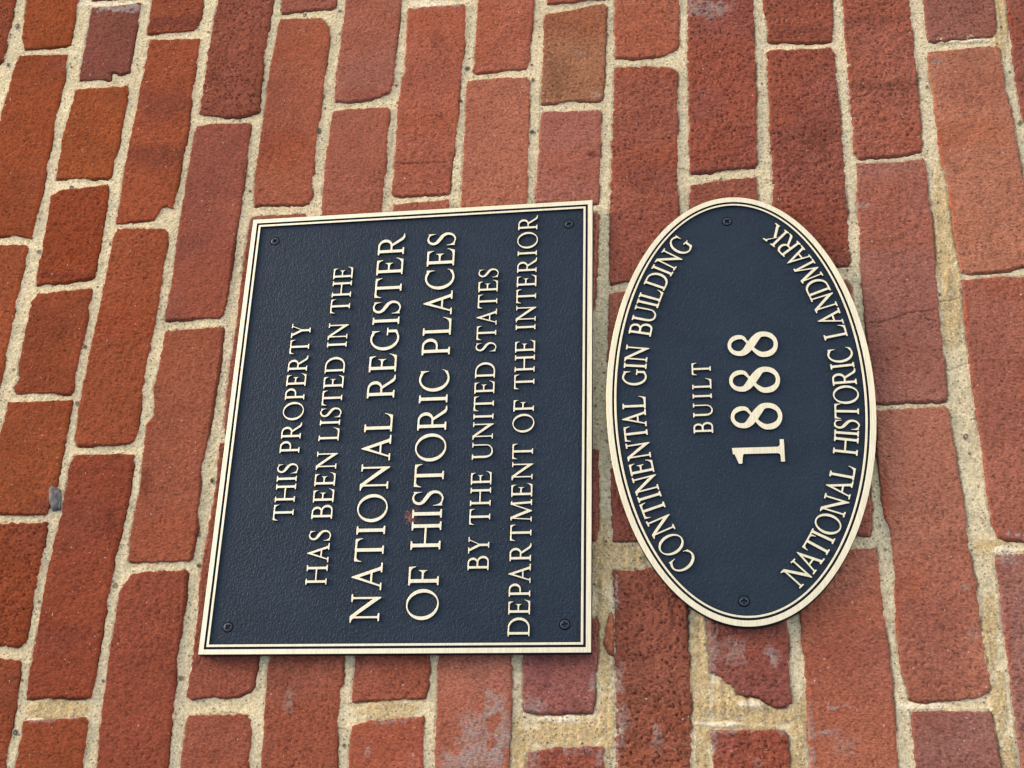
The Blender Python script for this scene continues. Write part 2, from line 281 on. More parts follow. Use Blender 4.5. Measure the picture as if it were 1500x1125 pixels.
def build_wall():
    rng = np.random.default_rng(7)
    polys, cols, rough, course = [], [], [], []
    for line in BR.strip().splitlines():
        k, c, r, p = line.split('|')
        polys.append(np.array([on_wall(*map(float, q.split(','))) for q in p.split()]))
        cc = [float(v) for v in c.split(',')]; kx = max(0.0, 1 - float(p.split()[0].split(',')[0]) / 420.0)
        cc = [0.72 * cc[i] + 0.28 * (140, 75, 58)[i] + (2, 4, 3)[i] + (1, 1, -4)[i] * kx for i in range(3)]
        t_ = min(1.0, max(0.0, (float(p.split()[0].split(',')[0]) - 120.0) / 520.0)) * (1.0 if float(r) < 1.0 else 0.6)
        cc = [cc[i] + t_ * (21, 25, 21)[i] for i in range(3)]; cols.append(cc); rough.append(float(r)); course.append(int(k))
    # the same courses carried on past the edges of the photo
    X0, X1, Z0, Z1 = -0.55, 1.75, -0.95, 1.45
    nb = len(polys); cz = {}
    for k in range(16):
        ids = [i for i in range(nb) if course[i] == k]
        zc = np.array([[0.5 * (polys[i][:, 0].min() + polys[i][:, 0].max()), 0.5 * (polys[i][:, 1].min() + polys[i][:, 1].max())] for i in ids])
        cz[k] = zc
    ctr = {k: float(np.mean(v[:, 1])) for k, v in cz.items() if 2 <= k <= 13}
    ks = np.array(sorted(ctr)); pitch, z00 = np.polyfit(ks, [ctr[k] for k in ks], 1)
    for k in range(-9, 27):
        if k in cz and 2 <= k <= 13: zm = ctr[k]
        else: zm = z00 + pitch * k
        have = [polys[i] for i in range(nb) if course[i] == k]
        if have: spans = [(X0, min(p[:, 0].min() for p in have) - 0.011, -1), (max(p[:, 0].max() for p in have) + 0.011, X1, 1)]
        else: spans = [(X0 - 0.24 * rng.random(), X1, 1)]
        if have:
            zl = [p for p in have]
            first = min(zl, key=lambda p: p[:, 0].min()); last = max(zl, key=lambda p: p[:, 0].max())
        for a, b, d in spans:
            zc = zm
            if have: q = last if d > 0 else first; zc = 0.5 * (q[:, 1].min() + q[:, 1].max())
            x = a if d > 0 else b
            while (x < b if d > 0 else x > a):
                ln = 0.235 if rng.random() < .8 else 0.115
                xa, xb = (x, x + ln) if d > 0 else (x - ln, x)
                h = abs(pitch) / 2 - 0.0062
                polys.append(np.array([(xa, zc - h), (xb, zc - h), (xb, zc + h), (xa, zc + h)]))
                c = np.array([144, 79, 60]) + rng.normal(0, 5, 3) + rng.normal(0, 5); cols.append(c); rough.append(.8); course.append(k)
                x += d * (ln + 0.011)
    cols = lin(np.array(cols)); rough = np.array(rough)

    def axis(a, b, f0, f1, fine, coarse):
        return np.concatenate([np.arange(a, f0, coarse), np.arange(f0, f1, fine), np.arange(f1, b, coarse)])
    xs = axis(X0, X1, 0.125, 1.055, FINE, 0.006); zs = axis(Z0, Z1, -0.355, 0.845, FINE, 0.006)
    nx, nz = len(xs), len(zs)
    def vn(fx, fz, seed):
        r = np.random.default_rng(seed)
        gx, gz = (xs - X0) * fx, (zs - Z0) * fz
        T = r.random((int(gz.max()) + 3, int(gx.max()) + 3), dtype=np.float32)
        ix, iz = gx.astype(int), gz.astype(int); tx, tz = (gx - ix).astype(np.float32), (gz - iz).astype(np.float32)
        tx = tx * tx * (3 - 2 * tx); tz = (tz * tz * (3 - 2 * tz))[:, None]
        A = T[iz] * (1 - tz) + T[iz + 1] * tz
        return A[:, ix] * (1 - tx) + A[:, ix + 1] * tx - 0.5
    def fbm(f, o, seed, ax=1.0, g=0.55):
        s, a, t = 0, 1.0, 0
        for i in range(o): s = s + a * vn(f * ax * 2 ** i, f * 2 ** i, seed + i); t += a; a *= g
        return s / t
    SD = np.full((nz, nx), 1.0, np.float32); ID = np.zeros((nz, nx), np.int32)
    for b, P in enumerate(polys):
        i0, i1 = np.searchsorted(xs, [P[:, 0].min() - .014, P[:, 0].max() + .014]); j0, j1 = np.searchsorted(zs, [P[:, 1].min() - .014, P[:, 1].max() + .014])
        if i1 <= i0 or j1 <= j0: continue
        gx, gz = np.meshgrid(xs[i0:i1].astype(np.float32), zs[j0:j1].astype(np.float32)); d = np.full(gx.shape, 9.0, np.float32); ins = np.zeros(gx.shape, bool)
        for q in range(len(P)):
            (ax, az), (bx, bz) = P[q], P[(q + 1) % len(P)]; ex, ez = bx - ax, bz - az; wx, wz = gx - ax, gz - az
            t = np.clip((wx * ex + wz * ez) / (ex * ex + ez * ez + 1e-12), 0, 1)
            d = np.minimum(d, (wx - ex * t) ** 2 + (wz - ez * t) ** 2)
            if az != bz: ins ^= ((az <= gz) != (bz <= gz)) & (gx < (bx - ax) * (gz - az) / (bz - az) + ax)
        d = np.sqrt(d); d = np.where(ins, -d, d); s = SD[j0:j1, i0:i1]; m = d < s
        s[m] = d[m]; ID[j0:j1, i0:i1][m] = b
    edge = fbm(45, 2, 11) * 0.0011 + fbm(200, 3, 15) * 0.0032
    RO = rough[ID].astype(np.float32)
    sd = SD + edge * (0.7 + 0.35 * RO)
    # ---- relief of the brick faces
    nbk = len(polys); tilt = rng.normal(0, 1, (nbk, 3)).astype(np.float32)
    cx = np.array([p[:, 0].mean() for p in polys]); cz_ = np.array([p[:, 1].mean() for p in polys])
    GX, GZ = np.meshgrid(xs.astype(np.float32), zs.astype(np.float32))
    base = -0.0005 - 0.0003 * np.abs(tilt[ID, 0]) + (GX - cx[ID]) * tilt[ID, 1] * 0.003 + (GZ - cz_[ID]) * tilt[ID, 2] * 0.004
    base = base + fbm(18, 2, 31) * 0.0012
    grain = fbm(150, 4, 41, 1.0, 0.9)
    pit = np.clip(fbm(430, 2, 51) - 0.15, 0, 1)
    chat = vn(90, 420, 61) * 0.5 + vn(160, 700, 62) * 0.5
    hb = base + RO * (grain * 0.0026 - pit * 0.0065) + chat * 0.0005
    ER = 0.0011 + 0.0009 * RO
    cr = np.clip((sd + ER) / ER, 0, 1)
    hb = hb - ER * (1 - np.sqrt(np.clip(1 - cr * cr, 0, 1))) - np.clip(sd, 0, 1) * 5.0
    hb = np.minimum(hb, 0.0004)
    # ---- relief of the joints
    tool = np.clip(SD / 0.006, -0.4, 1.0)
    hm = -0.0030 - 0.0004 * tool + fbm(30, 2, 71) * 0.0016 + fbm(170, 3, 75, 1, .7) * 0.0012 + fbm(9, 1, 79) * 0.0012
    # hairline gaps where the mortar has shrunk away from the underside and ends of the bricks
    gz_, gx_ = np.gradient(SD, zs, xs)
    gate = np.clip(-gz_ * 1.3, 0, 1) + 0.8 * np.clip(-gx_, 0, 1) + 0.25
    gate = np.clip(gate, 0, 1) * np.clip(fbm(35, 2, 131) * 5 + 0.75, 0, 1.2)
    hm = hm - 0.0026 * gate * np.exp(-((sd - 0.0003) / 0.0009) ** 2); del gz_, gx_, gate
    # ---- colours
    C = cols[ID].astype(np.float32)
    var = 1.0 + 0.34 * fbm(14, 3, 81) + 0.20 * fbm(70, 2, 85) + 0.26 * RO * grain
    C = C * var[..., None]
    pr = np.clip(fbm(9, 2, 91, 1.8) * 1.6 - 0.12, 0, 0.3)[..., None]
    C = C * (1 - pr) + pr * lin((130, 70, 58)).astype(np.float32)
    ory = np.clip(fbm(11, 2, 95, 1.6) * 1.6 - 0.12, 0, 0.3)[..., None]
    C = C * (1 - ory) + ory * (lin((158, 80, 50)).astype(np.float32))
    rag = fbm(130, 3, 101, 1, .7)
    pxs = np.array([[px, py] for px, py in [(0, 0)]])
    # photo pixel position of every grid point, to place the marks that were read off the photo
    q = GX[..., None] * RX.astype(np.float32) + GZ[..., None] * RZ.astype(np.float32) - np.float32(D0 + PT) * RN.astype(np.float32)
    U = 750 + FPX * q[..., 0] / q[..., 2]; V = 562.5 + FPX * q[..., 1] / q[..., 2]; del q
    def blob(x, y, rx, ry, soft=0.5, ragged=1.5):
        m = (np.abs(U - x) < rx * 2.2 + 2) & (np.abs(V - y) < ry * 2.2 + 2)
        jj, ii = np.nonzero(m)
        if not len(jj): return None
        sl = (slice(jj.min(), jj.max() + 1), slice(ii.min(), ii.max() + 1))
        r = np.sqrt(((U[sl] - x) / rx) ** 2 + ((V[sl] - y) / ry) ** 2) + rag[sl] * ragged
        return sl, np.clip((1 - r) / soft, 0, 1)
    for x, y, rx, ry, s, c in FLASH:
        bb = blob(x, y, rx, ry, .6, .9)
        if bb:
            sl, k = bb; wx_, wz_ = on_wall(x, y); me_ = ID[int(np.argmin(np.abs(zs - wz_))), int(np.argmin(np.abs(xs - wx_)))]
            k = (k * s * (ID[sl] == me_))[..., None]; C[sl] = C[sl] * (1 - k) + k * lin(c).astype(np.float32)
    for x, y, rx, ry, s, c in ORANGE:
        bb = blob(x, y, rx, ry, .4, .9)
        if bb: sl, k = bb; k = (k * s)[..., None]; C[sl] = C[sl] * (1 - k) + k * lin(c).astype(np.float32)
    for x, y, rx, ry, s in SMEAR:
        bb = blob(x, y, rx, ry, .22, 3.0)
        if bb:
            sl, k = bb; k = k * s * np.clip(0.75 + 2.2 * rag[sl], 0.15, 1); hb[sl] += k * 0.0003; k = k[..., None]
            C[sl] = C[sl] * (1 - k) + k * lin((160, 146, 140)).astype(np.float32)
    M = np.empty((nz, nx, 3), np.float32); M[:] = lin((203, 187, 150))
    M *= (1 + 0.22 * fbm(12, 2, 111) + 0.22 * fbm(110, 3, 115))[..., None]
    tw = np.clip((U - 700) / 500, 0, 1)[..., None] * 0.35           # paler, greyer sand in the lower courses
    M = M * (1 - tw) + tw * M * (np.array([.98, 1.0, 1.06], np.float32))
    for x, y, rx, ry in TAN:
        bb = blob(x, y, rx, ry, .3, .8)
        if bb:
            sl, k = bb; hm[sl] += k * 0.0009 + k * (vn(20, 260, 121)[sl]) * 0.0014; k = (k * .9)[..., None]
            M[sl] = M[sl] * (1 - k) + k * lin((180, 156, 112)).astype(np.float32) * (1 + 0.3 * rag[sl])[..., None]
    for x, y, rx, ry in PALE:
        bb = blob(x, y, rx, ry, .4, 1.6)
        if bb:
            sl, k = bb; hm[sl] += k * 0.0006; k = (k * .85)[..., None]; M[sl] = M[sl] * (1 - k) + k * lin((222, 208, 180)).astype(np.float32) * (1 + 0.4 * rag[sl])[..., None]
    r2 = random.Random(5)
    st = list(STONES) + [(r2.uniform(0, 1500), r2.uniform(0, 1125), r2.uniform(1.0, 2.2)) for _ in range(900)]
    for x, y, r in st:
        bb = blob(x, y, r * r2.uniform(.8, 1.2), r * r2.uniform(.8, 1.3), .35, .8)
        if bb:
            sl, k = bb; hm[sl] += k * 0.0008; k = (k * .9)[..., None]; g = r2.choice([(70, 62, 50), (92, 84, 66), (58, 52, 46), (120, 104, 74)])
            M[sl] = M[sl] * (1 - k) + k * lin(g).astype(np.float32)
    crack_pts = [(1265, 474), (1288, 471), (1310, 466), (1326, 459), (1350, 456), (1372, 453)]
    for a, b in list(zip(crack_pts[:-1], crack_pts[1:])) + [((580, 239), (655, 236)), ((1355, 466), (1378, 473)), ((1247, 145), (1275, 136))]:
        m = (U > min(a[0], b[0]) - 6) & (U < max(a[0], b[0]) + 6) & (V > min(a[1], b[1]) - 8) & (V < max(a[1], b[1]) + 8)
        ex, ey = b[0] - a[0], b[1] - a[1]
        t = np.clip(((U[m] - a[0]) * ex + (V[m] - a[1]) * ey) / (ex * ex + ey * ey), 0, 1)
        dd = np.hypot(U[m] - a[0] - ex * t, V[m] - a[1] - ey * t + 4 * rag[m])
        hb[m] -= 0.0016 * np.clip(1 - dd / 1.4, 0, 1)

    for a, b in (((885, 40), (905, 44)), ((28, 494), (50, 497)), ((236, 466), (249, 468)), ((320, 543), (334, 545)), ((1388, 540), (1424, 528)), ((345, 868), (376, 872)), ((130, 350), (160, 352)), ((995, 245), (1012, 247)), ((1375, 440), (1404, 436)), ((1108, 258), (1130, 262)), ((440, 1062), (503, 1068)), ((325, 1043), (362, 1047))):
        m = (U > a[0] - 3) & (U < b[0] + 3) & (V > min(a[1], b[1]) - 8) & (V < max(a[1], b[1]) + 8)
        t = np.clip((U[m] - a[0]) / (b[0] - a[0]), 0, 1); dd = np.abs(V[m] - a[1] - (b[1] - a[1]) * t + 7 * rag[m])
        hm[m] -= 0.0016 * np.clip(1 - dd / 1.2, 0, 1)

    def to_mesh(name, H, keep, tint, mat, parent):
        v = np.zeros((nz, nx), bool); v[:-1, :-1] |= keep; v[1:, :-1] |= keep; v[:-1, 1:] |= keep; v[1:, 1:] |= keep
        idx = np.cumsum(v.ravel()).reshape(nz, nx).astype(np.int32) - 1; n = int(v.sum())
        co = np.empty((n, 3), np.float32); co[:, 0] = GX[v]; co[:, 1] = -H[v]; co[:, 2] = GZ[v] + ZC
        j, i = np.nonzero(keep); f = np.stack([idx[j, i], idx[j, i + 1], idx[j + 1, i + 1], idx[j + 1, i]], 1).astype(np.int32)
        me = bpy.data.meshes.new(name); me.vertices.add(n); me.vertices.foreach_set('co', co.ravel())
        me.loops.add(f.size); me.loops.foreach_set('vertex_index', f.ravel())
        me.polygons.add(len(f)); me.polygons.foreach_set('loop_start', np.arange(0, f.size, 4, dtype=np.int32))
        try: me.polygons.foreach_set('loop_total', np.full(len(f), 4, np.int32))
        except Exception: pass
        me.update(calc_edges=True)
        at = me.attributes.new('tint', 'FLOAT_COLOR', 'POINT'); rgba = np.ones((n, 4), np.float32); rgba[:, :3] = np.clip(tint[v], 0.004, 0.95)
        at.data.foreach_set('color', rgba.ravel())
        me.polygons.foreach_set('use_smooth', np.ones(len(f), bool)); me.validate()
        return link(name, me, mat, parent)
    wall = thing('brick_wall', 'weathered red brick wall with sandy mortar joints, behind both plaques', 'wall')
    q4 = lambda A, op: op(op(A[:-1, :-1], A[1:, :-1]), op(A[:-1, 1:], A[1:, 1:]))
    # colours were read off the photo: divide by how brightly the wall is lit
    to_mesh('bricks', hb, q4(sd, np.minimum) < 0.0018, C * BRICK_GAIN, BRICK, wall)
    to_mesh('mortar', hm, q4(sd, np.maximum) > -0.0050, M * MORTAR_GAIN, MORTAR, wall)
    # body of the wall behind the faces
    t = 0.03
    vs_ = [(x, y, z + ZC) for x in (X0, X1 - .01) for y in (t, t + .2) for z in (Z0, Z1 - .01)]
    me = bpy.data.meshes.new('wall_body'); me.from_pydata(vs_, [], [(0, 1, 3, 2), (4, 6, 7, 5), (0, 4, 5, 1), (2, 3, 7, 6), (0, 2, 6, 4), (1, 5, 7, 3)])
    at = me.attributes.new('tint', 'FLOAT_COLOR', 'POINT'); at.data.foreach_set('color', [0.4, 0.35, 0.25, 1.0] * 8)
    link('wall_body', me, MORTAR, wall)
    # the grey pebble bedded in the joint at the left
    x, z = on_wall(79.5, 729); bm = bmesh.new(); bmesh.ops.create_icosphere(bm, subdivisions=4, radius=1.0); r3 = random.Random(3)
    ph = [Vector((r3.gauss(0, 1), r3.gauss(0, 1), r3.gauss(0, 1))).normalized() for _ in range(9)]
    for v in bm.verts:
        n = v.co.normalized(); k = 1.0
        for p in ph: k = min(k, 0.80 / max(n.dot(p), 1e-3)) if n.dot(p) > 0.5 else k
        k += 0.03 * math.sin(9 * n.x + 4 * n.z)
        v.co = Vector((n.x * k * 0.0158, n.y * k * 0.0060, n.z * k * 0.0074))
        v.co.z += v.co.x * 0.28
    bmesh.ops.transform(bm, matrix=Matrix.Translation((x, 0.0040, z + ZC)), verts=bm.verts)
    me = bpy.data.meshes.new('pebble'); bm.to_mesh(me); bm.free()
    for p in me.polygons: p.use_smooth = True
    link('pebble', me, STONE, wall, 'small grey stone bedded in a mortar joint')
    return wall

build_wall()

# ------------------------------------------------------------------ lettering drawn as signed-distance shapes
GR=110.0                                   # grid cells per cap height
GX0,GX1,GY0,GY1=-0.12,1.42,-0.3,1.22
_gx=np.arange(GX0,GX1,1/GR); _gy=np.arange(GY0,GY1,1/GR)
PX,PY=np.meshgrid(_gx,_gy)
TH,TN,SE,OV=0.130,0.064,0.054,0.090        # stem, thin stroke, serif thickness, serif overhang

def smin(a,b,k):
    if k<=0: return np.minimum(a,b)
    h=np.clip(0.5+0.5*(b-a)/k,0,1)
    return b*(1-h)+a*h-k*h*(1-h)

def s_poly(pts):
    pts=np.array(pts,float); d=np.full(PX.shape,9.0); ins=np.zeros(PX.shape,bool)
    n=len(pts)
    for i in range(n):
        ax,ay=pts[i]; bx,by=pts[(i+1)%n]
        ex,ey=bx-ax,by-ay; wx,wy=PX-ax,PY-ay
        t=np.clip((wx*ex+wy*ey)/(ex*ex+ey*ey+1e-12),0,1)
        d=np.minimum(d,(wx-ex*t)**2+(wy-ey*t)**2)
        if ay!=by:
            c=((ay<=PY)!=(by<=PY))&(PX<(bx-ax)*(PY-ay)/(by-ay)+ax); ins^=c
    d=np.sqrt(d); return np.where(ins,-d,d)

def s_box(x0,y0,x1,y1): return s_poly([(x0,y0),(x1,y0),(x1,y1),(x0,y1)])

def s_bar(p,q,w0,w1=None):                  # straight stroke with flat ends
    w1=w0 if w1 is None else w1
    dx,dy=q[0]-p[0],q[1]-p[1]; l=math.hypot(dx,dy); nx,ny=-dy/l,dx/l
    return s_poly([(p[0]+nx*w0/2,p[1]+ny*w0/2),(p[0]-nx*w0/2,p[1]-ny*w0/2),(q[0]-nx*w1/2,q[1]-ny*w1/2),(q[0]+nx*w1/2,q[1]+ny*w1/2)])

def s_path(pts):                            # smooth stroke through (x,y,width) points
    P=np.array(pts,float); n=len(P); Q=[]
    for i in range(n-1):
        p0=P[max(i-1,0)];p1=P[i];p2=P[i+1];p3=P[min(i+2,n-1)]
        for k in range(8):
            t=k/8.0
            Q.append(0.5*((2*p1)+(-p0+p2)*t+(2*p0-5*p1+4*p2-p3)*t*t+(-p0+3*p1-3*p2+p3)*t**3))
    Q.append(P[-1]); d=np.full(PX.shape,9.0)
    for a,b in zip(Q[:-1],Q[1:]):
        ex,ey=b[0]-a[0],b[1]-a[1]; wx,wy=PX-a[0],PY-a[1]
        t=np.clip((wx*ex+wy*ey)/(ex*ex+ey*ey+1e-12),0,1)
        d=np.minimum(d,np.hypot(wx-ex*t,wy-ey*t)-0.5*(a[2]+(b[2]-a[2])*t))
    return d

def s_ell(cx,cy,a,b,rot=0):
    c,s=math.cos(rot),math.sin(rot); x=(PX-cx)*c+(PY-cy)*s; y=-(PX-cx)*s+(PY-cy)*c
    r=np.sqrt((x/a)**2+(y/b)**2); return (r-1)*min(a,b)

def un(*ds,k=0.012):
    d=ds[0]
    for e in ds[1:]: d=smin(d,e,k)
    return d

def serif(x,y,l=OV,r=OV,w=TH,up=True):      # bar across the end of a stem centred at x
    y0,y1=(y,y+SE) if up else (y-SE,y)
    return s_box(x-w/2-l,y0,x+w/2+r,y1)

def stem(x,w=TH,b=(OV,OV),t=(OV,OV),y0=0.0,y1=1.0):
    d=s_box(x-w/2,y0,x+w/2,y1)
    if b: d=smin(d,serif(x,y0,b[0],b[1],w,True),0.055)
    if t: d=smin(d,serif(x,y1,t[0],t[1],w,False),0.055)
    return np.maximum(d,np.maximum(y0-PY,PY-y1))

def q(a,c,b,n=9):                            # points of a quadratic curve
    return [((1-t)**2*a[0]+2*t*(1-t)*c[0]+t*t*b[0],(1-t)**2*a[1]+2*t*(1-t)*c[1]+t*t*b[1]) for t in [i/(n-1.0) for i in range(n)]]

def bowl(x0,yt,yb,xr,thick=TH,thin=TN):     # half-round bowl from a stem, outer right edge xr
    a=0.5*(yt-yb); c=0.5*(yt+yb); xr-=thick/2; xm=xr-min(xr-x0,a*0.98)*0.92
    pts=[(x0,yt-thin/2,thin)]
    n=12
    for i in range(n+1):
        th=math.pi/2-math.pi*i/n
        w=thin+(thick-thin)*max(0,math.cos(th))**1.6
        pts.append((xm+(xr-xm)*math.cos(th), c+(a-thin/2)*math.sin(th), w))
    pts.append((x0,yb+thin/2,thin))
    return s_path(pts)

def arc(cx,cy,a,b,d0,d1,thick=TH,thin=TN,rot=0.2,n=22,w1=None):
    pts=[]
    for i in range(n+1):
        th=math.radians(d0+(d1-d0)*i/n)
        w=thin+(thick-thin)*abs(math.cos(th-rot))**1.7
        pts.append((cx+(a-w/2)*math.cos(th),cy+(b-w/2)*math.sin(th),w))
    if w1 is not None: pts[-1]=(pts[-1][0],pts[-1][1],w1)
    return s_path(pts)

def G(ch):
    c=OV+TH/2
    if ch=='I': return stem(c)
    if ch=='H': return un(stem(c),stem(0.99-c),s_box(c,0.49,0.99-c,0.49+TN))
    if ch=='T':
        x=0.43
        return un(stem(x,t=None),s_box(0.03,1-TN,0.83,1.0),
                  s_poly([(0.0,0.75)]+q((0.028,0.75),(0.07,0.945),(0.22,0.947))+[(0.22,1.0),(0.022,1.0)]),
                  s_poly([(0.86,0.75)]+q((0.832,0.75),(0.79,0.945),(0.64,0.947))+[(0.64,1.0),(0.838,1.0)]))
    if ch in 'EF':
        d=un(stem(c,t=(OV,0)),s_box(c,1-TN,0.62,1.0),
             s_poly(q((0.42,0.947),(0.60,0.945),(0.632,0.77))+[(0.66,0.77),(0.645,1.0),(0.42,1.0)]),
             s_box(c,0.505,0.50,0.505+TN),
             s_poly(q((0.36,0.508),(0.48,0.508),(0.505,0.39))+[(0.528,0.39),(0.528,0.68)]+q((0.505,0.68),(0.48,0.558),(0.36,0.558))))
        if ch=='E':
            d=un(d,s_box(c,0,0.64,TN),s_poly([(0.40,0.0),(0.67,0.0),(0.75,0.27)]+q((0.722,0.278),(0.645,0.045),(0.40,0.055))))
        return d
    if ch=='L':
        return un(stem(c,b=(OV,0)),s_box(c,0,0.62,TN),s_poly([(0.38,0.0),(0.66,0.0),(0.74,0.29)]+q((0.712,0.298),(0.635,0.045),(0.38,0.055))))
    if ch=='P':
        return un(stem(c,t=(OV,0)),bowl(c,1.0,0.44,0.67))
    if ch=='D':
        return un(stem(c,b=(OV,0),t=(OV,0)),bowl(c,1.0,0.0,0.93,TH*1.06))
    if ch=='B':
        return un(stem(c,b=(OV,0),t=(OV,0)),bowl(c,1.0,0.505,0.66,TH*.95),bowl(c,0.552,0.0,0.745))
    if ch=='R':
        leg=s_poly([(0.36,0.47),(0.47,0.49),(0.72,0.14),(0.80,0.06),(0.92,0.035),(0.92,0.0),(0.76,-0.012),(0.655,0.04)])
        return un(stem(c,t=(OV,0)),bowl(c,1.0,0.455,0.69),leg)
    if ch=='O':
        return np.maximum(s_ell(0.525,0.5,0.525,0.535),-s_ell(0.525,0.5,0.395,0.487,0.17))
    if ch=='C':
        d=arc(0.50,0.5,0.50,0.535,66,312,TH*1.05,TN,w1=0.026)
        return un(d,s_poly([(0.815,0.70),(0.822,1.0),(0.795,1.0)]+q((0.79,0.985),(0.755,0.965),(0.66,1.0),5)+[(0.60,1.015),(0.60,0.955)]+q((0.66,0.94),(0.76,0.90),(0.79,0.70),6)),
                    s_poly([(0.66,-0.005),(0.80,0.04),(0.865,0.22)]+q((0.845,0.232),(0.79,0.085),(0.66,0.05),6)))
    if ch=='G':
        d=arc(0.50,0.5,0.50,0.535,66,305,TH*1.05,TN)
        return un(d,s_poly([(0.815,0.70),(0.822,1.0),(0.795,1.0)]+q((0.79,0.985),(0.755,0.965),(0.66,1.0),5)+[(0.60,1.015),(0.60,0.955)]+q((0.66,0.94),(0.76,0.90),(0.79,0.70),6)),
                    s_poly([(0.69,0.03),(0.74,0.02),(0.858,0.075),(0.858,0.42),(0.738,0.42),(0.738,0.09)]),
                    s_box(0.62,0.385,0.945,0.43))
    if ch=='S':
        d=s_path([(0.44,0.965,0.045),(0.32,1.0,0.056),(0.17,0.945,0.09),(0.105,0.80,0.105),(0.16,0.665,0.12),(0.30,0.56,0.135),
                  (0.46,0.44,0.13),(0.525,0.29,0.108),(0.475,0.11,0.085),(0.31,0.0,0.056),(0.14,0.035,0.042)])
        return un(d,s_poly([(0.53,0.72),(0.535,1.0),(0.512,1.0)]+q((0.505,0.985),(0.48,0.965),(0.42,0.99),4)+[(0.40,0.95)]+q((0.43,0.94),(0.495,0.89),(0.508,0.72),6)),
                    s_poly([(0.025,0.31)]+q((0.05,0.31),(0.065,0.10),(0.17,0.055),6)+[(0.15,0.0)]+q((0.13,0.005),(0.06,0.045),(0.05,0.0),4)+[(0.022,0.0)]))
    if ch=='A':
        xa=0.47
        return un(s_poly([(0.115,0.0),(0.178,0.0),(0.498,0.86),(0.47,1.05),(0.455,1.03)]),
                  s_poly([(0.735,0.0),(0.868,0.0),(0.49,1.06),(0.455,1.03),(0.42,0.93)]),
                  s_box(0.26,0.335,0.72,0.335+TN),
                  smin(s_box(0.0,0,0.275,SE),s_poly([(0.125,0.0),(0.172,0.0),(0.22,0.13),(0.175,0.13)]),0.05),
                  smin(s_box(0.635,0,0.985,SE),s_poly([(0.74,0.0),(0.866,0.0),(0.82,0.13),(0.69,0.13)]),0.05))
    if ch=='N':
        w=TN+.012
        return un(stem(0.195,w,(0.105,0.105),None),stem(0.865,w,None,(0.105,0.105)),
                  s_poly([(0.10,1.0),(0.245,1.0),(0.885,0.185),(0.897,-0.03),(0.87,-0.03)]),
                  s_poly([(0.0,1.0),(0.0,0.965),(0.09,0.945),(0.20,0.84),(0.25,0.94),(0.235,1.0)]))
    if ch=='M':
        w=TN+.012
        return un(s_poly([(0.125,0),(0.19,0),(0.262,0.98),(0.20,0.98)]),s_box(0.03,0,0.295,SE),
                  s_poly([(0.165,1.0),(0.305,1.0),(0.665,0.18),(0.605,-0.03),(0.585,-0.03)]),
                  s_poly([(0.585,-0.03),(0.615,-0.03),(1.005,1.0),(0.94,1.0),(0.60,0.14)]),
                  s_poly([(0.93,1.0),(1.045,1.0),(1.11,0.0),(0.985,0.0)]),
                  s_box(0.10,1-SE,0.28,1.0),s_box(0.95,1-SE,1.125,1.0),
                  s_box(0.885,0,1.205,SE),k=0.03)
    if ch=='U':
        x0,x1=0.215,0.815
        return un(stem(x0-.06,TH,None,(OV,OV),0.36,1.0),stem(x1,TN+.012,None,(0.1,0.1),0.36,1.0),
                  s_path([(0.155,0.5,TH),(0.155,0.36,TH),(0.19,0.19,.113),(0.29,0.06,.088),(0.47,0.01,.062),(0.66,0.06,.062),(0.785,0.19,.066),(0.815,0.36,.068),(0.815,0.5,.068)]),k=0)
    if ch=='Y':
        return un(stem(0.445,TH,(OV,OV),None,0,0.46),
                  s_poly([(0.09,1.0),(0.225,1.0),(0.505,0.49),(0.505,0.40),(0.385,0.44)]),
                  s_poly([(0.70,1.0),(0.765,1.0),(0.505,0.47),(0.43,0.42)]),
                  s_box(0.0,1-SE,0.325,1.0),s_box(0.60,1-SE,0.875,1.0),k=0.012)
    if ch=='K':
        return un(stem(c),s_poly([(0.19,0.42),(0.24,0.47),(0.755,1.0),(0.665,1.0)]),
                  s_poly([(0.33,0.58),(0.42,0.66),(0.89,0.0),(0.73,0.0)]),
                  s_box(0.555,1-SE,0.83,1.0),s_box(0.65,0,0.97,SE),k=0.025)
    if ch=='1':
        return un(smin(s_box(0.20,0,0.33,0.985),s_box(0.02,0,0.485,0.075),0.07),
                  s_poly([(0.0,0.875),(0.0,0.815),(0.145,0.80),(0.215,0.78),(0.325,0.80),(0.325,1.0)]))
    if ch=='8':
        def e(cx,cy,a,b,t,w): return (cx+a*math.cos(math.radians(t)),cy+b*math.sin(math.radians(t)),w*1.0+0.010)
        lo=lambda t,w:e(0.28,0.27,0.228,0.232,t,w)
        hi=lambda t,w:e(0.275,0.765,0.185,0.195,t,w)
        return s_path([hi(172,.09),hi(198,.108),(0.16,0.625,.145),(0.275,0.54,.165),(0.40,0.45,.155),lo(24,.115),lo(-4,.098),lo(-32,.092),lo(-62,.070),lo(-92,.066),lo(-122,.082),lo(-152,.110),
                       lo(-182,.106),lo(-206,.092),(0.165,0.475,.070),(0.28,0.555,.054),(0.375,0.63,.050),hi(-22,.066),hi(6,.084),hi(34,.084),hi(62,.062),hi(92,.054),hi(120,.062),hi(148,.08),hi(172,.09)])
    raise KeyError(ch)

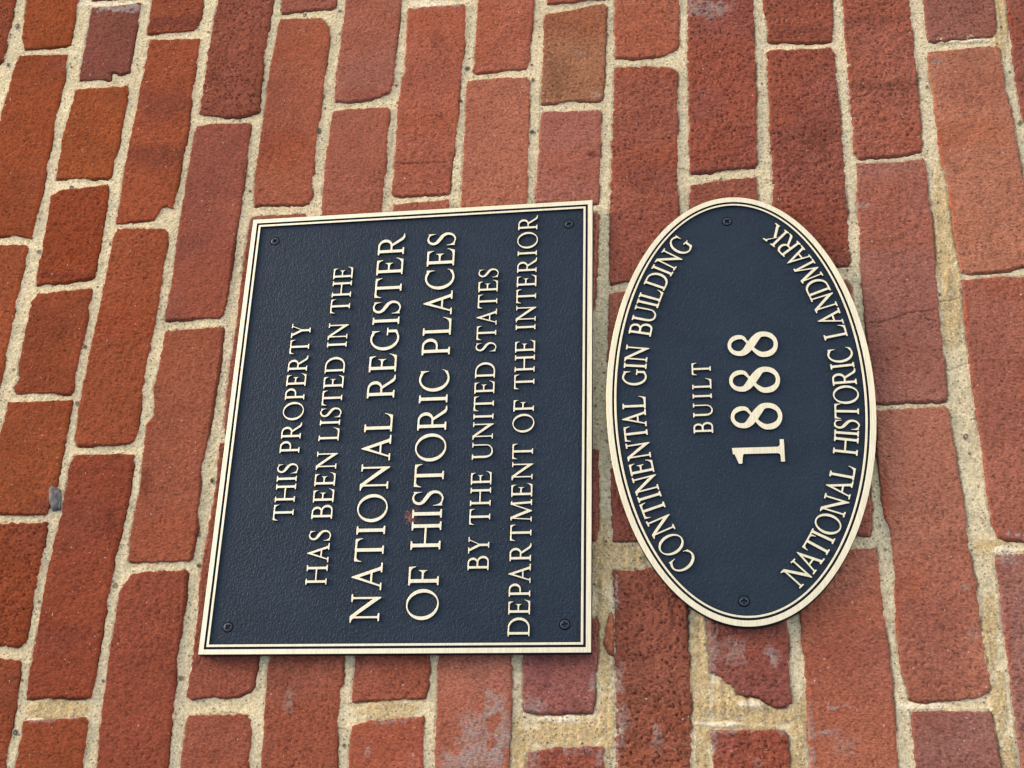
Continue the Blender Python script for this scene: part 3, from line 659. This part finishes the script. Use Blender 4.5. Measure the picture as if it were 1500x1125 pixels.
def contours(D):
    """zero level of D on the glyph grid -> list of closed point loops (inside is D<0)"""
    ny,nx=D.shape; ins=D<0
    cell=ins[:-1,:-1].astype(int)+2*ins[:-1,1:]+4*ins[1:,1:]+8*ins[1:,:-1]
    def cross(a,b):
        va,vb=D[a],D[b]; t=va/(va-vb)
        return (_gx[a[1]]+(_gx[b[1]]-_gx[a[1]])*t,_gy[a[0]]+(_gy[b[0]]-_gy[a[0]])*t)
    TAB={1:[(3,0)],2:[(0,1)],3:[(3,1)],4:[(1,2)],5:[(3,2),(1,0)],6:[(0,2)],7:[(3,2)],8:[(2,3)],9:[(2,0)],10:[(0,3),(2,1)],11:[(2,1)],12:[(1,3)],13:[(1,0)],14:[(0,3)]}
    nxt={};pos={}
    for j,i in zip(*np.nonzero((cell>0)&(cell<15))):
        E=[(('h',j,i),(j,i),(j,i+1)),(('v',j,i+1),(j,i+1),(j+1,i+1)),(('h',j+1,i),(j+1,i),(j+1,i+1)),(('v',j,i),(j,i),(j+1,i))]
        for a,b in TAB[int(cell[j,i])]:
            ka,kb=E[a],E[b]; nxt[ka[0]]=kb[0]
            for e in (ka,kb):
                if e[0] not in pos: pos[e[0]]=cross(e[1],e[2])
    loops=[]
    while nxt:
        k0=next(iter(nxt)); L=[]; k=k0
        while k in nxt:
            L.append(pos[k]); k=nxt.pop(k)
        if len(L)>8: loops.append(simplify(np.array(L)))
    return loops

def simplify(L,tol=0.0016):
    def dp(a,b):
        if b<=a+1: return []
        p,q=L[a],L[b%len(L)]; e=q-p; l=np.hypot(*e)
        seg=L[a+1:b]
        d=np.abs((seg[:,0]-p[0])*e[1]-(seg[:,1]-p[1])*e[0])/l if l>1e-9 else np.hypot(seg[:,0]-p[0],seg[:,1]-p[1])
        m=int(np.argmax(d))
        if d[m]<tol: return []
        m+=a+1
        return dp(a,m)+[m]+dp(m,b)
    h=int(np.argmax(np.hypot(L[:,0]-L[0,0],L[:,1]-L[0,1])))
    idx=[0]+dp(0,h)+[h]+dp(h,len(L))
    return L[idx]

_cache={}
def glyph(ch):
    if ch not in _cache:
        D=G(ch)
        if ch in 'AK1MY': D=np.maximum(D,-PY)
        if ch in 'KY': D=np.maximum(D,PY-1)
        xs=PX[D<0]; _cache[ch]=(contours(D),float(xs.min()),float(xs.max()))
    return _cache[ch]

# ------------------------------------------------------------------ plaques
def outline_mesh(loops, y_front, y_back, bev=0.0003, grow=0.0):
    """flat shape with holes, front at y_front (towards the viewer is -y), standing in the xz plane"""
    cu = bpy.data.curves.new('outline', 'CURVE'); cu.dimensions = '2D'; cu.fill_mode = 'BOTH'
    cu.extrude = (y_back - y_front) / 2 - bev; cu.bevel_depth = bev; cu.bevel_resolution = 2; cu.offset = -bev + grow
    for L in loops:
        sp = cu.splines.new('POLY'); sp.points.add(len(L) - 1); sp.use_cyclic_u = True
        a = np.ones((len(L), 4), np.float32); a[:, 0] = [p[0] for p in L]; a[:, 1] = [p[1] for p in L]; a[:, 2] = 0
        sp.points.foreach_set('co', a.ravel())
    o = bpy.data.objects.new('outline', cu); COL.objects.link(o)
    dg = bpy.context.evaluated_depsgraph_get(); me = bpy.data.meshes.new_from_object(o.evaluated_get(dg))
    bpy.data.objects.remove(o); bpy.data.curves.remove(cu)
    co = np.empty(len(me.vertices) * 3, np.float32); me.vertices.foreach_get('co', co); co = co.reshape(-1, 3)
    yc = 0.5 * (y_front + y_back)
    me.vertices.foreach_set('co', np.stack([co[:, 0], yc - co[:, 2], co[:, 1]], 1).ravel()); me.update()
    return me
def dark_sides(o, keep=None):
    """the flanks of the raised work carry the dark enamel, only the faces are polished"""
    o.data.materials.append(SIDE)
    for p in o.data.polygons:
        if p.normal.y > -0.80 and (keep is None or not keep(p.center)): p.material_index = 1
    return o
def rect(hx, hz): return [(-hx, -hz), (hx, -hz), (hx, hz), (-hx, hz)]
def ell(a, b, n=220, cx=0, cz=0): return [(cx + a * math.cos(2 * math.pi * i / n), cz + b * math.sin(2 * math.pi * i / n)) for i in range(n)]

def screw_mesh(ang, r=0.0041):
    nr, na = 26, 112; V, F = [], []
    for i in range(nr + 1):
        t = i / nr
        for k in range(na):
            th = 2 * math.pi * k / na; x, z = r * t * math.cos(th), r * t * math.sin(th)
            h = 0.0007 * math.sqrt(max(0, 1 - (t * 0.96) ** 2))
            u = x * math.cos(ang) + z * math.sin(ang); v = -x * math.sin(ang) + z * math.cos(ang)
            arm = min(max(abs(u) - 0.0025, abs(v) - 0.00065), max(abs(v) - 0.0025, abs(u) - 0.00065))
            k_ = min(1.0, max(0.0, (0.00012 - arm) / 0.00024))
            V.append((x, -h + 0.0024 * k_, z))
    for k in range(na):
        V.append((r * math.cos(2 * math.pi * k / na), 0.0030, r * math.sin(2 * math.pi * k / na)))
    for i in range(nr + 1):
        for k in range(na):
            k2 = (k + 1) % na; F.append((i * na + k, i * na + k2, (i + 1) * na + k2, (i + 1) * na + k))
    me = bpy.data.meshes.new('screw'); me.from_pydata(V, [], F); me.update()
    bm = bmesh.new(); bm.from_mesh(me); bmesh.ops.remove_doubles(bm, verts=bm.verts, dist=1e-6); bmesh.ops.recalc_face_normals(bm, faces=bm.faces); bm.to_mesh(me); bm.free()
    return me

def layout(text, cap, total, sx=1.0, space=0.32):
    """glyph positions (char, x0) for a row of the given total length; spacing stretches to fit"""
    ws = []; gaps = 0; fixed = 0
    for w_ in text.split(' '):
        for c in w_: g_ = glyph(c); ws.append((c, (g_[2] - g_[1]) * cap * sx)); fixed += ws[-1][1]
        ws.append((' ', space * cap * sx)); fixed += space * cap * sx
    ws.pop(); fixed -= space * cap * sx
    # optical pairs sit closer
    close = {'AT': -.10, 'TA': -.12, 'PA': -.13, 'LA': -.03, 'AR': -.0, 'RT': -.02, 'TY': -.02, 'LT': -.10, 'BY': -.03, 'RK': 0, 'AC': -.06, 'TO': -.04, 'OR': 0, 'NA': -.02, 'RY': -.04}
    adj = []
    for a, b in zip(ws[:-1], ws[1:]): adj.append(close.get(a[0] + b[0], 0) * cap * sx if ' ' not in (a[0], b[0]) else 0)
    ls = (total - fixed - sum(adj)) / (len(ws) - 1); x = 0; outp = []
    for i, (c, w_) in enumerate(ws):
        if c != ' ': outp.append((c, x, w_))
        x += w_ + ls + (adj[i] if i < len(adj) else 0)
    return outp
def row_loops(text, x0, x1, zb, cap, sx=1.0, skew=0.0):
    L = []
    for c, x, w_ in layout(text, cap, x1 - x0, sx):
        lo = glyph(c); 
        for q_ in lo[0]: L.append([(x0 + x + (p[0] - lo[1]) * cap * sx, zb + p[1] * cap + skew * x) for p in q_])
    return L
def ell_rows(text, a, b, th0, th1, cap, outward, sx):
    """letters along an ellipse baseline from angle th0 to th1 (degrees)"""
    n = 2000; th = np.radians(np.linspace(th0, th1, n)); px, pz = a * np.cos(th), b * np.sin(th)
    s = np.concatenate([[0], np.cumsum(np.hypot(np.diff(px), np.diff(pz)))]); L = []
    for c, x, w_ in layout(text, cap, s[-1], sx, 0.50):
        m = x + w_ / 2; t = np.interp(m, s, th); X, Z = a * math.cos(t), b * math.sin(t)
        nx_, nz_ = math.cos(t) / a, math.sin(t) / b; l_ = math.hypot(nx_, nz_); nx_, nz_ = nx_ / l_, nz_ / l_
        if not outward: nx_, nz_ = -nx_, -nz_
        ux, uz = nz_, -nx_                      # reading direction, letters' up is (nx_, nz_)
        lo = glyph(c); mid = 0.5 * (lo[1] + lo[2])
        for q_ in lo[0]:
            L.append([(X + (p[0] - mid) * cap * sx * ux + p[1] * cap * nx_, Z + (p[0] - mid) * cap * sx * uz + p[1] * cap * nz_) for p in q_])
    return L

RELIEF = 0.0019
YF = PLAQUE_Y                    # gold faces
YP = PLAQUE_Y + RELIEF           # navy field

def build_plaque(name, label, cx, cz, shape, widths, rows, screws, stain=None, grow=0.0):
    t = thing(name, label, 'plaque', (cx, 0, cz + ZC))
    wo, wg, wi = widths
    PANEL = mat_panel(stain)
    holes = [ell(0.0051, 0.0051, 40, x, z) for x, z, a in screws]
    link('panel', outline_mesh([shape(-wo + 0.0002)] + holes, YP, -0.0010, 0.0001), PANEL, t)
    dark_sides(link('border', outline_mesh([shape(0), shape(-wo)], YF, -0.0008, 0.0003), GOLD, t))
    dark_sides(link('inner_border', outline_mesh([shape(-wo - wg), shape(-wo - wg - wi)], YF, YP + 0.0008, 0.0003), GOLD, t))
    for loops, lab in rows:
        dark_sides(link('lettering', outline_mesh(loops, YF, YP + 0.0008, 0.00022, grow), GOLD, t, lab))
    for x, z, a in screws:
        s = link('screw', screw_mesh(a), SCREW, t); s.location = (x, YP - 0.0001, z)
    return t

# rectangular plaque
RCX, RCZ, RHX, RHZ = 0.46960, 0.28705, 0.22860, 0.17865
rows = []
for text, x0, x1, zb, zb1, cap, sx in (
        ('THIS PROPERTY', .3667, .5734, .3890, .3907, .0197, .94),
        ('HAS BEEN LISTED IN THE', .3046, .6360, .3510, .3523, .0200, .94),
        ('NATIONAL REGISTER', .2689, .6713, .2991, .3004, .0272, .97),
        ('OF HISTORIC PLACES', .2709, .6696, .2462, .2478, .0280, .97),
        ('BY THE UNITED STATES', .3158, .6251, .2012, .2023, .0193, .94),
        ('DEPARTMENT OF THE INTERIOR', .2556, .6842, .1626, .1640, .0194, .94)):
    rows.append((row_loops(text, x0 - RCX, x1 - RCX, zb - RCZ, cap, sx, (zb1 - zb) / (x1 - x0)), 'row of raised gold capitals reading ' + text))
sc = []
for px, py, a in ((402, 352, .6), (833, 327, .55), (333, 918, .75), (827, 914, .2)):
    x, z = on_plane(px, py, D0); sc.append((x - RCX, z - RCZ, a))
sx_, sz_ = on_plane(603, 756, D0)
build_plaque('wall_plaque', 'rectangular navy bronze plaque with six rows of raised gold lettering, above the oval plaque', RCX, RCZ,
             lambda g_: rect(RHX + g_, RHZ + g_), (0.0048, 0.0020, 0.0024), rows, sc, (sx_ - RCX, YP, sz_ - RCZ))

# oval plaque
OCX, OCZ, OA, OB = 0.4772, -0.0272, 0.2148, 0.1222
orows = [(row_loops('BUILT', .4418 - OCX, .5127 - OCX, -.0028 - OCZ, .0174, .84), 'row of raised gold capitals reading BUILT'),
         (row_loops('1888', .4113 - OCX, .5426 - OCX, -.0656 - OCZ, .0465, 1.0), 'large raised gold numerals reading 1888'),
         (ell_rows('CONTINENTAL GIN BUILDING', OA - .0366, OB - .0366, 151, 24.5, .0213, True, .82), 'arched row of raised gold capitals reading CONTINENTAL GIN BUILDING'),
         (ell_rows('NATIONAL HISTORIC LANDMARK', OA - .0152, OB - .0152, 204, 336, .0213, False, .82), 'bowed row of raised gold capitals reading NATIONAL HISTORIC LANDMARK')]
sc = []
for px, py, a in ((1065, 323, .7), (1090, 880, 0.0)):
    x, z = on_plane(px, py, D0); sc.append((x - OCX, z - OCZ, a))
build_plaque('wall_plaque', 'oval navy bronze plaque with large raised 1888 and lettering round its rim', OCX, OCZ,
             lambda g_: ell(OA + g_, OB + g_, 260), (0.0056, 0.0019, 0.0021), orows, sc, None, 0.00014)
